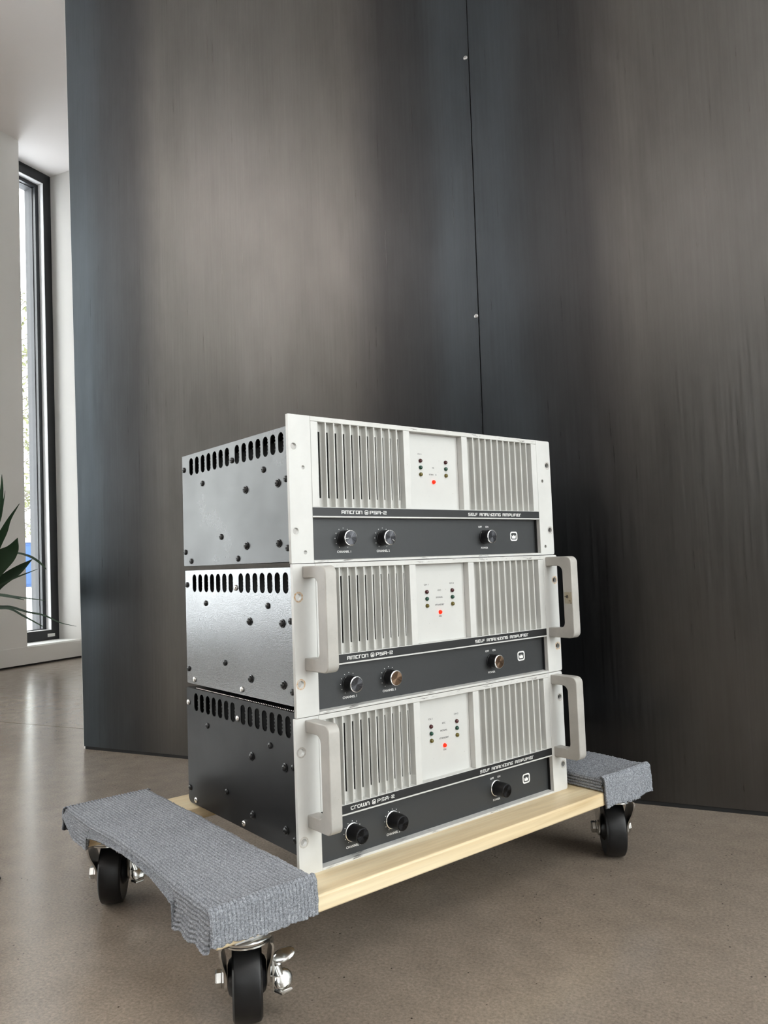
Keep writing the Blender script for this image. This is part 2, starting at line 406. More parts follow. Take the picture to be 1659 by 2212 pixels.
def rect(x0, z0, x1, z1): return [(x0, z0), (x1, z0), (x1, z1), (x0, z1)]

def room(o, label=None):
    o.matrix_world = ROOM; tag(o, kind='structure')
    if label: o['label'] = label
    return o

# ------------------------------------------------------------------ the setting
ZC = 2.857
# floor: two slabs with a saw-cut joint parallel to the steel wall
fl = MB()
fl.box((-2.3, -5.2, -0.12), (4.7, 0.198, 0)); fl.box((-2.3, 0.203, -0.12), (4.7, 1.9, 0)); fl.box((-2.3, 0.190, -0.13), (4.7, 0.21, -0.012))
room(fl.build('floor', M['floor']))
room(MB().box((-2.3, -5.2, ZC), (4.7, 1.9, ZC + 0.15)).build('ceiling', M['ceil_white']))
# left wall with the narrow window at its end and a wide window further along
cz0, cz1 = 1.320, 1.320 + lean(ZC)
def lean_box(b, s0, s1, m0, m1, z0, z1, l0=1, l1=1):
    p = [(m0 + l0 * lean(z0), z0), (m1 + l1 * lean(z0), z0), (m1 + l1 * lean(z1), z1), (m0 + l0 * lean(z1), z1)]
    return b.prism(p, 'x', s0, s1)
WL = MB()
lean_box(WL, -2.20, -1.825, -0.35, 1.320, 0.0, ZC, 0, 1)
WL.box((-2.20, -5.2, 0), (-1.825, -1.55, ZC)); WL.box((-2.20, -1.55, 0), (-1.825, -0.35, 0.14)); WL.box((-2.20, -1.55, 2.72), (-1.825, -0.35, ZC))
lean_box(WL, -2.20, -1.828, 1.320, 1.692, 0.0, 0.098)
room(WL.build('wall_left', M['wall_white']))
room(MB().box((-1.826, -0.35, 0.009), (-1.821, 1.318, 0.100)).box((-1.826, 1.318, 0.009), (-1.8215, 1.70, 0.0975)).build('baseboard_left', M['wall_white']))
room(MB().box((-1.826, -0.35, 0.0), (-1.8235, 1.70, 0.009)).build('base_shadow_gap', M['gap_black']))  # black strip for the shadow gap under the baseboard
WF = MB(); lean_box(WF, -2.20, 4.7, 1.684, 1.90, 0.0, ZC, 1, 0)
room(WF.build('wall_far', M['wall_warm']))
room(MB().box((4.5, -5.2, 0), (4.7, -2.6, ZC)).box((4.5, -0.1, 0), (4.7, 1.9, ZC)).box((4.5, -2.6, 0), (4.7, -0.1, 0.3)).box((4.5, -2.6, 2.7), (4.7, -0.1, ZC)).build('wall_right', M['wall_light']))
room(MB().box((-2.2, -5.2, 0), (3.1, -5.0, ZC)).box((4.3, -5.2, 0), (4.7, -5.0, ZC)).box((3.1, -5.2, 0), (4.3, -5.0, 0.8)).box((3.1, -5.2, 2.7), (4.3, -5.0, ZC)).build('wall_front', M['wall_int']))
# windows ---------------------------------------------------------------
def ring(b, s0, s1, mo0, mo1, zo0, zo1, w, wt=None, wb=None, le=1):
    wt = wt or w; wb = wb or w
    lean_box(b, s0, s1, mo0, mo1, zo0, zo0 + wb, le, le); lean_box(b, s0, s1, mo0, mo1, zo1 - wt, zo1, le, le)
    lean_box(b, s0, s1, mo0, mo0 + w, zo0 + wb, zo1 - wt, le, le); lean_box(b, s0, s1, mo1 - w, mo1, zo0 + wb, zo1 - wt, le, le)
    return b
win = empty('window_1', ROOM); tag(win, kind='structure')
zt = ZC
ring(MB(), -2.040, -2.001, 1.300, 1.6830, 0.103, zt, 0.052, 0.062, 0.056).build('window_frame', M['black_frame'], win)
ring(MB(), -2.062, -2.0405, 1.340, 1.6320, 0.157, zt - 0.060, 0.027, 0.026, 0.010).build('sash', M['black_frame'], win)
ring(MB(), -2.0402, -2.0015, 1.345, 1.6318, 0.158, zt - 0.061, 0.004).build('jamb_liner', M['jamb'], win)
ring(MB(), -2.125, -2.0625, 1.33, 1.6065, 0.150, zt - 0.084, 0.005).build('outer_liner', M['outer_liner'], win)
lean_box(MB(), -2.070, -2.066, 1.336, 1.6070, 0.155, zt - 0.08).build('pane', M['glass'], win)
lean_box(MB(), -2.001, -1.832, 1.3205, 1.684, 0.098, 0.103).build('window_sill', M['wall_white'], win)
tag(MB().box((-2.0015, 1.600, 0.121), (-1.9985, 1.650, 0.139)).build('lock_plate', M['print_white'], win), 'small white plate on the black bottom rail')
def big_window(n, kind, a, b2, z0, z1, s):
    w = empty('window_%d' % n, ROOM); tag(w, kind='structure')
    def bx(bb, u0, u1, d0, d1, q0, q1):
        return bb.box((s + d0, u0, q0), (s + d1, u1, q1)) if kind == 's' else bb.box((u0, s + d0, q0), (u1, s + d1, q1))
    f = MB(); t = 0.06
    bx(f, a, b2, -.04, .04, z0, z0 + t); bx(f, a, b2, -.04, .04, z1 - t, z1)
    bx(f, a, a + t, -.04, .04, z0 + t, z1 - t); bx(f, b2 - t, b2, -.04, .04, z0 + t, z1 - t)
    f.build('window_frame', M['black_frame'], w)
    mid = (a + b2) / 2
    bx(MB(), mid - .03, mid + .03, -.035, .035, z0 + t, z1 - t).build('mullion', M['black_frame'], w)
    for u0, u1 in ((a + t, mid - .03), (mid + .03, b2 - t)):
        bx(MB(), u0, u1, -.004, .004, z0 + t, z1 - t).build('pane', M['glass'], w)
big_window(2, 's', -1.55, -0.35, 0.14, 2.72, -2.0)
big_window(3, 'm', 3.1, 4.3, 0.8, 2.7, -5.1)
big_window(4, 's', -2.6, -0.1, 0.3, 2.7, 4.6)

# steel-clad partition -----------------------------------------------------
def sl(z): return -0.0206 * z            # left edge leans
def sj(z): return 1.1724 + 0.0064 * z    # joint leans
T = 0.003
wb = MB()
wb.prism([(sl(0) - 0.005, 0.0), (3.6, 0.0), (3.6, ZC), (sl(ZC) - 0.005, ZC)], 'y', T + 0.001, 0.14)
wb_o = room(wb.build('wall_back', M['wall_white']))
ZB = 0.008
def panel(poly): return MB().prism(poly, 'y', 0.0, T).build('steel_panel', M['steel'], wb_o)
panel([(sl(ZB), ZB), (sj(ZB) - 0.0012, ZB), (sj(ZC) - 0.0012, ZC), (sl(ZC), ZC)])
panel([(sj(ZB) + 0.0012, ZB), (2.38, ZB), (2.38, ZC), (sj(ZC) + 0.0012, ZC)])
panel([(2.3825, ZB), (3.6, ZB), (3.6, ZC), (2.3825, ZC)])
MB().prism([(sj(0) - 0.006, ZB), (sj(0) + 0.006, ZB), (sj(ZC) + 0.006, ZC), (sj(ZC) - 0.006, ZC)], 'y', T, T + 0.0012).build('joint_backing', M['gap_black'], wb_o)
MB().box((sl(0) + 0.003, 0.001, 0.0), (3.6, T + 0.0015, ZB)).build('shadow_gap', M['gap_black'], wb_o)
ps = MB().lathe([(0.0048, 0.0), (0.0046, -0.0009), (0.0034, -0.0016), (0.0020, -0.0017), (0.0016, -0.0006)], 'y', 16).mesh('panel_screw', M['zinc_dark'], True)
for z in (0.423, 1.003, 1.5836, 2.164, 2.745):
    o = link('panel_screw', ps, wb_o, (sj(z) - 0.0055 - (0.002 if z > 1.3 else 0), 0.0, z))

# outside --------------------------------------------------------------------
gd = MB(); gd.lathe([(6.2, -0.1), (110, -0.06), (110, -0.4), (6.2, -0.4)], 'z', 48)
g_o = gd.build('snowy_ground', M['snow']); g_o.location = (0.4, 0.4, 0); tag(g_o, kind='structure')
bx = empty('site_box', ROOM @ Matrix.Translation((-27.6, 22.64, -0.06)) @ Matrix.Rotation(0.5, 4, 'Z'))
tag(bx, 'bright blue upright box standing in the snow outside the narrow window', 'box')
MB().box((-1.5, -0.65, 0.0), (1.5, 0.65, 1.95)).build('body', M['blue'], bx, bevel=0.05)
MB().box((-0.25, -0.675, 0.12), (0.45, -0.65, 1.8)).build('door', M['blue'], bx)
MB().prism([(-0.72, 0), (0.72, 0), (0.6, 0.16), (0.2, 0.25), (-0.5, 0.2)], 'x', -1.55, 1.55).build('snow_cap', M['snow'], bx, loc=(0, 0, 1.95))
def tree(name, s, m, h, label, seed):
    rnd = random.Random(seed)
    t = empty(name, ROOM @ Matrix.Translation((s, m, -0.06)))
    tag(t, label, 'tree', 'trees outside the narrow window')
    tr = MB(); tr.tube([(0, 0, 0), (0.1, 0.05, h * .4), (0.0, 0.1, h * .75), (0.1, 0, h)], [h * .016, h * .012, h * .007, .02], 7)
    lf = MB(); n = 70
    for k in range(n):
        z = h * (0.08 + 0.9 * k / n); a = rnd.uniform(0, 2 * PI); L = h * 0.17 * (1 - 0.75 * k / n) * rnd.uniform(.6, 1.2)
        e = Vector((math.cos(a) * L, math.sin(a) * L, z + L * rnd.uniform(-.2, .6)))
        b0 = Vector((0.05, 0.05, z)); midp = b0.lerp(e, .5) + Vector((0, 0, L * .1))
        tr.tube([b0, midp, e], [.035, .022, .008], 4)
        for q in range(9):
            c = b0.lerp(e, rnd.uniform(.25, 1.05)) + Vector([rnd.uniform(-.3, .3) for _ in range(3)])
            d1 = Vector([rnd.uniform(-1, 1) for _ in range(3)]).normalized() * rnd.uniform(.1, .26); d2 = Vector([rnd.uniform(-1, 1) for _ in range(3)]).normalized() * .09
            lf.add([c - d1, c + d2, c + d1, c - d2], [(0, 1, 2, 3)])
    tr.build('trunk', M['bark'], t, recalc=False)
    f = lf.build('foliage', M['tree_leaf'], t, recalc=False); f['kind'] = 'stuff'
tree('pale_tree', -31.5, 25.2, 15.0, 'pale leafy tree beyond the blue box, left edge of the window view', 1)
tree('pale_tree', -36.0, 30.2, 17.0, 'tall pale tree far behind the blue box, middle of the window view', 2)
tree('pale_tree', -38.5, 33.6, 13.0, 'farthest low pale tree at the right of the window view', 3)

# ------------------------------------------------------------------ dolly
ZD = 0.126   # top of the wooden rails above the floor
dol = empty('furniture_dolly', Matrix.Translation((0.243, 0.178, 0)))
tag(dol, 'wooden furniture dolly with grey carpeted ends and black casters under the amplifiers', 'dolly')
OX, OY = 0.243, 0.178
def dbox(x0, x1, y0, y1, z0, z1): return MB().box((x0 - OX, y0 - OY, z0), (x1 - OX, y1 - OY, z1))
for y0, y1 in ((-0.0522, 0.0215), (0.3318, 0.4050)):
    dbox(-0.130, 0.614, y0, y1, ZD - 0.019, ZD).build('rail', M['wood'], dol, bevel=0.0022)
for x0, x1 in ((-0.117, -0.018), (0.503, 0.612)):
    dbox(x0, x1, -0.049, 0.402, ZD, ZD + 0.0165).build('end_board', M['wood'], dol, bevel=0.002)

def carpet(x_in, x_out, zbot_front, flap, seed):
    """ribbed carpet: top + both side flaps as one sheet, the end flaps as a second; x_in = inner side, x_out = outer side"""
    rng = np.random.RandomState(seed)
    sg = 1 if x_out > x_in else -1
    W = abs(x_out - x_in); top = ZD + 0.0215; r = 0.005
    PIT = 0.0044; AMP = 0.0009
    V = []; F = []; RB = []
    def grid(P, Nn, rbv):
        # P[i][j] base points, Nn normals
        ni, nj = P.shape[:2]
        jit = rng.normal(0, 0.00032, (ni, nj))
        Q = P + Nn * jit[..., None]
        o = len(V)
        V.extend(map(tuple, Q.reshape(-1, 3))); RB.extend(np.broadcast_to(rbv, (ni, nj)).reshape(-1).tolist())
        for i in range(ni - 1):
            for j in range(nj - 1):
                a = o + i * nj + j; F.append((a, a + 1, a + nj + 1, a + nj))
    # --- sheet 1: profile in xz along y
    path = []   # (x, z-relative, nx, nz, kind)
    step = PIT / 5
    zin = ZD + 0.001
    hs = top - r - zin
    for k in range(int(hs / step) + 1): path.append((x_in, zin + k * step, -sg, 0, 0))
    for k in range(6):
        a = PI / 2 * k / 5; path.append((x_in + sg * r * (1 - math.cos(a)), top - r + r * math.sin(a), -sg * math.cos(a), math.sin(a), 1))
    nW = int((W - 2 * r) / step)
    for k in range(1, nW): path.append((x_in + sg * (r + k * step), top, 0, 1, 1))
    for k in range(6):
        a = PI / 2 * k / 5; path.append((x_out - sg * r * (1 - math.sin(a)), top - r + r * math.cos(a), sg * math.sin(a), math.cos(a), 1))
    nf = 34
    for k in range(1, nf): path.append((x_out, k / (nf - 1), sg, 0, 2))
    ys = np.arange(-0.0540, 0.4090, 0.0021)
    P = np.zeros((len(ys), len(path), 3)); Nn = np.zeros_like(P)
    s_arc = 0; prev = None; rib = []
    for (x, z, nx, nz, kd) in path:
        zz = z if kd < 2 else top - r - z * (top - r - ZD + 0.0185)
        if prev: s_arc += math.hypot(x - prev[0], zz - prev[1])
        prev = (x, zz); rib.append(AMP * (abs(math.sin(PI * s_arc / PIT)) * 2 - 1) )
    for i, y in enumerate(ys):
        zb = flap(y) + rng.normal(0, 0.0003)
        crown = 0.0008 * math.sin(y * 23 + seed) + 0.0006 * math.sin(y * 61)
        for j, (x, z, nx, nz, kd) in enumerate(path):
            zz = z if kd < 2 else (top - r) + (zb - (top - r)) * z
            out = 0 if kd < 2 else 0.004 * z * z
            pull = (0.006 * math.sin(PI * min(1, max(0, (y - 0.029) / 0.274))) * (abs(x - x_in) / W) ** 5) if seed == 3 else 0.0
            P[i, j] = (x - sg * pull + nx * rib[j] + (sg * out), y if kd == 2 else min(max(y, -0.0490), 0.4040), zz + nz * (rib[j] + crown)); Nn[i, j] = (nx, 0, nz)
    # loop texture along the rib
    lop = np.sin(ys * 2 * PI / 0.0047)[:, None] * np.sin(np.arange(len(path)) * 2.4)[None, :] * 0.0004
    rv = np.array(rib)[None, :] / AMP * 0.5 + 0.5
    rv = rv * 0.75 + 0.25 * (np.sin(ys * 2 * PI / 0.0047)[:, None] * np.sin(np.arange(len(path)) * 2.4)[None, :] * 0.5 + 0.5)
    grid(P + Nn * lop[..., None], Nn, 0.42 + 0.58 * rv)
    # --- end flaps: ribs run down
    xs = np.arange(-0.001, W + 0.0022, step)
    for end in (0, 1):
        yE = -0.0535 if end == 0 else 0.4085; d = -1 if end == 0 else 1
        pts = []
        for k in range(7):
            a = PI / 2 * k / 6; pts.append((yE - d * r * (1 - math.sin(a)), top - r + r * math.cos(a), math.sin(a), math.cos(a), 0.0))
        nd = 26
        for k in range(1, nd): pts.append((yE, 0, 1, 0, k / (nd - 1)))
        P = np.zeros((len(pts), len(xs), 3)); Nn = np.zeros_like(P)
        fr = rng.normal(0, 0.0008, len(xs)); fr = np.convolve(fr, np.ones(4) / 4, 'same') * 2
        for j, x in enumerate(xs):
            rb0 = AMP * 2.0 * (abs(math.sin(PI * x / PIT)) * 2 - 1)
            zb = zbot_front(x / W) + fr[j]
            for i, (y, z, ny, nz, t) in enumerate(pts):
                zz = z if t == 0 else (top - r) + (zb - (top - r)) * t
                rb = rb0 * (1.0 if t > 0 else 0.35 + 0.65 * i / 6)
                wv = 0.0007 * math.sin(t * 9 + x * 300) * t
                P[i, j] = (x_in + sg * (x + wv), y + d * (ny * rb + 0.002 * t), zz + nz * rb); Nn[i, j] = (0, d * ny, nz)
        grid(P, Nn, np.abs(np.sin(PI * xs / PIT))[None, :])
    mb = MB(); mb.v = [(a - OX, b - OY, c) for a, b, c in V]; mb.f = F
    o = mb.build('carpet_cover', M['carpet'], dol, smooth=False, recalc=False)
    for p in o.data.polygons: p.use_smooth = True
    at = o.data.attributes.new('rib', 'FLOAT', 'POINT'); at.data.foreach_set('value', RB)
    md = o.modifiers.new('thick', 'SOLIDIFY'); md.thickness = 0.0022; md.offset = -1 if sg > 0 else 1
    return o
def flap_left(y):
    if y < 0.029: return ZD - 0.0185 + 0.002 * math.sin(y * 180)
    if y > 0.303: return ZD - 0.0125 + 0.02 * max(0, (y - 0.36)) / 0.045
    t = (y - 0.029) / 0.274
    return ZD + 0.003 + 0.010 * math.sin(PI * min(1, max(0, t))) ** 0.6
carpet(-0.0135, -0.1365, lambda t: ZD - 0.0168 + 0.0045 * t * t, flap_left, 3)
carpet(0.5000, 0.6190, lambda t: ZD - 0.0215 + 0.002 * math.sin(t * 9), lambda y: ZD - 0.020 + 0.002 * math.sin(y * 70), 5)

def caster(px, py, ang, lever):
    R, RZ = 0.044, 0.044
    c = empty('caster', None, dol); c.location = (px - OX, py - OY, 0); c.rotation_euler = (0, 0, ang)
    off = 0.026; zt = ZD - 0.019
    # local x = axle (right +), y = rolling direction, wheel trails by off along +y
    MB().box((-0.027, -0.027, zt - 0.003), (0.027, 0.027, zt)).build('mount_plate', M['zinc_dark'], c, bevel=0.0008).rotation_euler = (0, 0, -ang)
    MB().lathe([(0.020, zt - 0.0105), (0.0275, zt - 0.0100), (0.0285, zt - 0.0075), (0.0270, zt - 0.0050), (0.022, zt - 0.003)], 'z', 32).build('swivel_race', M['zinc'], c, smooth=True)
    MB().lathe([(R - 0.009, -0.0145), (R - 0.004, -0.0155), (R - 0.0008, -0.0135), (R, -0.011), (R, 0.011), (R - 0.0008, 0.0135), (R - 0.004, 0.0155), (R - 0.009, 0.0145)], 'x', 48, (0, off, RZ)).build('tyre', M['black_rubber'], c, smooth=True)
    MB().lathe([(0.012, -0.0205), (0.0165, -0.019), (0.021, -0.0135), (0.036, -0.0120), (0.036, 0.0120), (0.021, 0.0135), (0.0165, 0.019), (0.012, 0.0205)], 'x', 32, (0, off, RZ)).build('wheel_hub', M['black_rubber'], c, smooth=True)
    fk = MB(); zc = zt - 0.0120
    for sx in (-1, 1):
        # leg: a pressed plate, wide and bowed out at the crown, narrowing and sweeping back to the axle
        lev = [(zc + 0.0015, -0.022, 0.024, 0.0262), (zc - 0.002, -0.0215, 0.0255, 0.0280), (zc - 0.010, -0.018, 0.029, 0.0276), (0.074, -0.010, 0.0335, 0.0264), (0.064, -0.000, 0.0370, 0.0249), (0.056, 0.008, 0.0385, 0.0238),
               (0.048, off - 0.0125, off + 0.0130, 0.0234), (0.040, off - 0.0118, off + 0.0118, 0.0234), (0.034, off - 0.0085, off + 0.0085, 0.0234), (0.0315, off - 0.004, off + 0.004, 0.0234)]
        vs = []; fs = []
        for z, ya, yb, xx in lev:
            for xo in (0.0, -0.0023): vs += [(sx * (xx + xo), ya, z), (sx * (xx + xo), (ya + yb) / 2, z), (sx * (xx + xo), yb, z)]
        for i in range(len(lev) - 1):
            o_ = i * 6
            for q in ((0, 1), (1, 2)): fs += [(o_ + q[0], o_ + q[1], o_ + 6 + q[1], o_ + 6 + q[0]), (o_ + 3 + q[1], o_ + 3 + q[0], o_ + 9 + q[0], o_ + 9 + q[1])]
            fs += [(o_, o_ + 6, o_ + 9, o_ + 3), (o_ + 2, o_ + 5, o_ + 11, o_ + 8)]
        n6 = (len(lev) - 1) * 6; fs += [(0, 3, 4, 1), (1, 4, 5, 2), (n6, n6 + 1, n6 + 4, n6 + 3), (n6 + 1, n6 + 2, n6 + 5, n6 + 4)]
        fk.add(vs, fs)
    fk.lathe([(0.0262, zc - 0.0012), (0.0275, zc - 0.0005), (0.0275, zc + 0.0012), (0.024, zc + 0.0018)], 'z', 28)
    fk.build('fork', M['zinc'], c, smooth=True)
    bl = MB()
    bl.lathe([(0.0098, -0.0246), (0.0098, -0.0262), (0.0082, -0.0263), (0.0092, -0.0275), (0.0092, -0.0320), (0.0078, -0.0335)], 'x', 6, (0, off, RZ))
    
    bl.build('axle_bolt', M['zinc'], c); bl = MB()
    bl.lathe([(0.005, 0.0244), (0.0098, 0.0246), (0.0098, 0.0262), (0.008, 0.0275), (0.008, 0.0285)], 'x', 6, (0, off, RZ))
    bl.build('axle_nut', M['zinc'], c)
    if lever:
        # stamped brake lever: two cupped lobes on a web outside the right leg
        lv = MB()
        lv.ellipsoid((0.0385, off - 0.017, RZ + 0.0245), 0.0125, 0.0085, 0.0030, (math.radians(28), math.radians(-16), 0))
        lv.ellipsoid((0.0375, off - 0.017, RZ - 0.0005), 0.0105, 0.0042, 0.0105, (math.radians(-24), 0, math.radians(18)))
        lv.tube([(0.0285, off - 0.020, RZ - 0.0095), (0.036, off - 0.0255, RZ - 0.0105), (0.0465, off - 0.025, RZ - 0.0075)], [0.0018, 0.0024, 0.0018], 8)
        lv.prism([(off - 0.018, RZ + 0.023), (off + 0.004, RZ + 0.022), (off + 0.010, RZ - 0.010), (off - 0.016, RZ - 0.015), (off - 0.022, RZ + 0.002)], 'x', 0.0262, 0.0285)
        lv.tube([(0.0280, off - 0.012, RZ + 0.023), (0.0315, off - 0.015, RZ + 0.014), (0.031, off - 0.016, RZ + 0.005)], [0.0058, 0.0052, 0.0068], 10)
        lv.build('brake_lever', M['zinc'], c, smooth=True)
caster(-0.081, -0.022, math.radians(-28), True)
caster(-0.085, 0.373, math.radians(-30), True)
caster(0.571, -0.019, math.radians(-44), False)
caster(0.566, 0.370, math.radians(-33), False)
for x, y in ((-0.030, -0.040), (0.52, -0.036)):
    MB().lathe([(0.0045, -0.004), (0.006, -0.003), (0.006, 0.0)], 'z', 10, (x - OX, y - OY, ZD - 0.019)).build('bolt', M['zinc'], dol)

# ------------------------------------------------------------------ amplifiers
MMs = 0.001
def mm(pts): return [(a * MMs, b * MMs) for a, b in pts]
class AB(MB):
    """mesh builder in millimetres"""
    def build(s, *a, **k):
        s.v = [(x * MMs, y * MMs, z * MMs) for x, y, z in s.v]; return MB.build(s, *a, **k)
    def mesh(s, *a, **k):
        if not getattr(s, 'done', False) and max((abs(c) for v in s.v for c in v), default=0) > 0.9: s.v = [(x * MMs, y * MMs, z * MMs) for x, y, z in s.v]; s.done = True
        return MB.mesh(s, *a, **k)
GL = {  # strokes on a 4 x 5 grid, advance
 'A': (4, [(0,0,0,5),(0,5,4,5),(4,5,4,0),(0,2.3,4,2.3)]), 'm': (6, [(0,0,0,5),(0,5,6,5),(3,5,3,0),(6,5,6,0)]), 'c': (3.6, [(3.6,5,0,5),(0,5,0,0),(0,0,3.6,0)]),
 'r': (2.6, [(0,0,0,5),(0,5,2.6,5)]), 'o': (4, [(0,0,0,5),(0,5,4,5),(4,5,4,0),(0,0,4,0)]), 'n': (4, [(0,0,0,5),(0,5,4,5),(4,5,4,0)]),
 'w': (6, [(0,5,0,0),(0,0,6,0),(3,0,3,5),(6,0,6,5)]), 'P': (3.8, [(0,0,0,5),(0,5,3.8,5),(3.8,5,3.8,2),(0,2,3.8,2)]),
 'S': (3.8, [(3.8,5,0,5),(0,5,0,2.6),(0,2.6,3.8,2.6),(3.8,2.6,3.8,0),(0,0,3.8,0)]), '2': (3.8, [(0,5,3.8,5),(3.8,5,3.8,2.6),(0,2.6,3.8,2.6),(0,2.6,0,0),(0,0,3.8,0)]),
 '-': (1.2, [(0,2.5,1.0,2.5),(0,2.7,1.0,2.7)]), 'E': (3.4, [(0,0,0,5),(0,5,3.4,5),(0,2.5,3,2.5),(0,0,3.4,0)]), 'L': (2.0, [(0,0,0,5),(0,0,2.0,0)]), 'F': (3.4, [(0,0,0,5),(0,5,3.4,5),(0,2.3,2.8,2.3)]),
 'Y': (3.8, [(0,5,0,2.3),(0,2.3,3.8,2.3),(3.8,5,3.8,0),(1.4,0,3.8,0)]), 'Z': (3.8, [(0,5,3.8,5),(3.8,5,0,0),(0,0,3.8,0)]), 'I': (0.2, [(0,0,0,5)]),
 'G': (3.8, [(3.8,5,0,5),(0,5,0,0),(0,0,3.8,0),(3.8,0,3.8,2.3),(2,2.3,3.8,2.3)]), ' ': (1.6, [])}
def lettering(b, text, x0, x1, z0, z1, y, wt=1.15):
    tot = sum(GL[c][0] for c in text) + 2.1 * (len(text) - 1)
    sx = (x1 - x0) / (tot + wt); sz = (z1 - z0) / (5 + wt); h = wt / 2; u = x0 + h * sx
    for c in text:
        for (ax, az, bx_, bz) in GL[c][1]:
            dx, dz = bx_ - ax, bz - az; L = math.hypot(dx, dz) or 1; dx /= L; dz /= L
            q = [(ax - dx * h - dz * h, az - dz * h + dx * h), (ax - dx * h + dz * h, az - dz * h - dx * h), (bx_ + dx * h + dz * h, bz + dz * h - dx * h), (bx_ + dx * h - dz * h, bz + dz * h + dx * h)]
            b.prism([(u + p * sx, z0 + h * sz + w * sz) for p, w in q], 'y', y - 0.15, y)
        u += (GL[c][0] + 2.1) * sx
    return b
_fontcache = {}
def font_mesh(text, size):
    key = (text, size)
    if key in _fontcache: return _fontcache[key]
    cu = bpy.data.curves.new('t', 'FONT'); cu.body = text; cu.size = size; cu.align_x = 'CENTER'; cu.align_y = 'CENTER'; cu.resolution_u = 3
    cu.offset = 0.02 * size
    o = bpy.data.objects.new('t', cu); COL.objects.link(o)
    dg = bpy.context.evaluated_depsgraph_get(); me = o.evaluated_get(dg).to_mesh()
    r = ([tuple(v.co) for v in me.vertices], [tuple(p.vertices) for p in me.polygons])
    o.evaluated_get(dg).to_mesh_clear(); bpy.data.objects.remove(o); bpy.data.curves.remove(cu)
    _fontcache[key] = r; return r
def small_text(b, text, x, z, y, size, width=None):
    vs, fs = font_mesh(text, size)
    xs = [v[0] for v in vs]; zs = [v[1] for v in vs]; k = 1.0
    if width: k = width / (max(xs) - min(xs))
    cx, cz = (max(xs) + min(xs)) / 2, (max(zs) + min(zs)) / 2
    return b.add([(x + (v[0] - cx) * k, y, z + v[1] - cz) for v in vs], fs)
def emblem(b, x0, x1, z0, z1, y):
    w, h = x1 - x0, z1 - z0; cx, cz = (x0 + x1) / 2, (z0 + z1) / 2; t = w * 0.12
    b.plate(rrect(x0, z0, x1, z1, w * .24), [list(reversed(rrect(x0 + t, z0 + t, x1 - t, z1 - t, w * .15)))], 'y', y - 0.15, y)
    a = w * .30
    b.prism([(cx - a, cz + h * .13), (cx - a * .78, cz - h * .25), (cx + a * .78, cz - h * .25), (cx + a, cz + h * .13), (cx + a * .52, cz - h * .03), (cx, cz + h * .17), (cx - a * .52, cz - h * .03)], 'y', y - 0.15, y)
    return b
def screw_mesh(mat, washer):
    b = AB()
    if washer: b.lathe([(5.6, 0), (5.6, -0.9), (5.2, -1.1)], 'x', 18)
    o = -1.1 if washer else 0
    b.lathe([(4.2, o), (4.25, o - 0.7), (3.9, o - 1.6), (3.1, o - 2.3), (2.0, o - 2.7), (1.15, o - 2.75), (0.9, o - 1.7)], 'x', 16)
    return b.mesh('screw', mat, True)
SCREW = {(c, w): screw_mesh(M['screw_silver' if c == 's' else 'screw_black'], w) for c in 'bs' for w in (0, 1)}
SCR = [(355, 152, 0), (198.5, 148, 0), (292, 125, 0), (112.5, 125, 0), (161.5, 103, 1), (77.5, 103.5, 1), (57.7, 107, 0), (235.2, 42.2, 0), (162, 26.5, 1), (78.5, 26.5, 1), (57.8, 19.8, 0), (354.7, 24, 0), (334.9, 9.6, 0), (187.3, 9.8, 0)]
SLOT_Y = [329.6, 309.9, 290.2, 270.9, 251.5, 232.3, 213.2, 183.9, 164.3, 144.9, 125.8, 106.4, 87.5, 67.8]
FINL = [53.2, 65.85, 78.5, 91.1, 103.75, 116.4, 129.0, 141.7, 154.4, 167.0]
FINR = [310.3, 323.1, 335.9, 348.7, 361.5, 374.3, 387.2, 400.1, 412.9, 425.7]
HH = 177.6
fin_me = AB().prism([(0, 9.5), (0, 1.2), (0.25, 0.3), (0.75, 0), (1.55, 0), (2.05, 0.3), (2.3, 1.2), (2.7, 9.5)], 'z', 67.2, 171.4)
# soft curve at the fin root like an extruded groove
fin_me = AB().prism([(-1.6, 9.5), (-0.5, 8.6), (0, 7.0), (0, 0.9), (0.35, 0), (1.75, 0), (2.1, 0.9), (2.1, 9.5)], 'z', 67.2, 171.4).mesh('fin', M['amp_grey'])
led_mesh = {}
for nm in ('led_red_off', 'led_green_off', 'led_amber_off', 'led_on'):
    led_mesh[nm] = AB().lathe([(2.75, 9.6), (2.75, 8.4), (2.4, 7.3), (1.6, 6.5), (0.7, 6.2)], 'y', 16).mesh('led', M[nm], True)
def handle_mesh(b, x0, x1):
    o = [(0, 174.9), (-38, 174.9)]
    def arc(cy, cz, r, a0, a1, n=7): return [(cy + r * math.cos(a0 + (a1 - a0) * k / n), cz + r * math.sin(a0 + (a1 - a0) * k / n)) for k in range(n + 1)]
    ro, ri = 9.5, 9.0; yo, yi = -47.5, -30.5
    p = [(0.2, 174.9)] + arc(yo + ro, 174.9 - ro, ro, PI / 2, PI) + arc(yo + ro, 53.2 + ro, ro, PI, 1.5 * PI) + [(0.2, 53.2), (0.2, 67.6)]
    p += [(yi + ri, 67.6)] + arc(yi + ri, 67.6 + ri, ri, 1.5 * PI, PI) + arc(yi + ri, 161.0 - ri, ri, PI, PI / 2) + [(0.2, 161.0)]
    return b.prism(p, 'x', x0, x1)
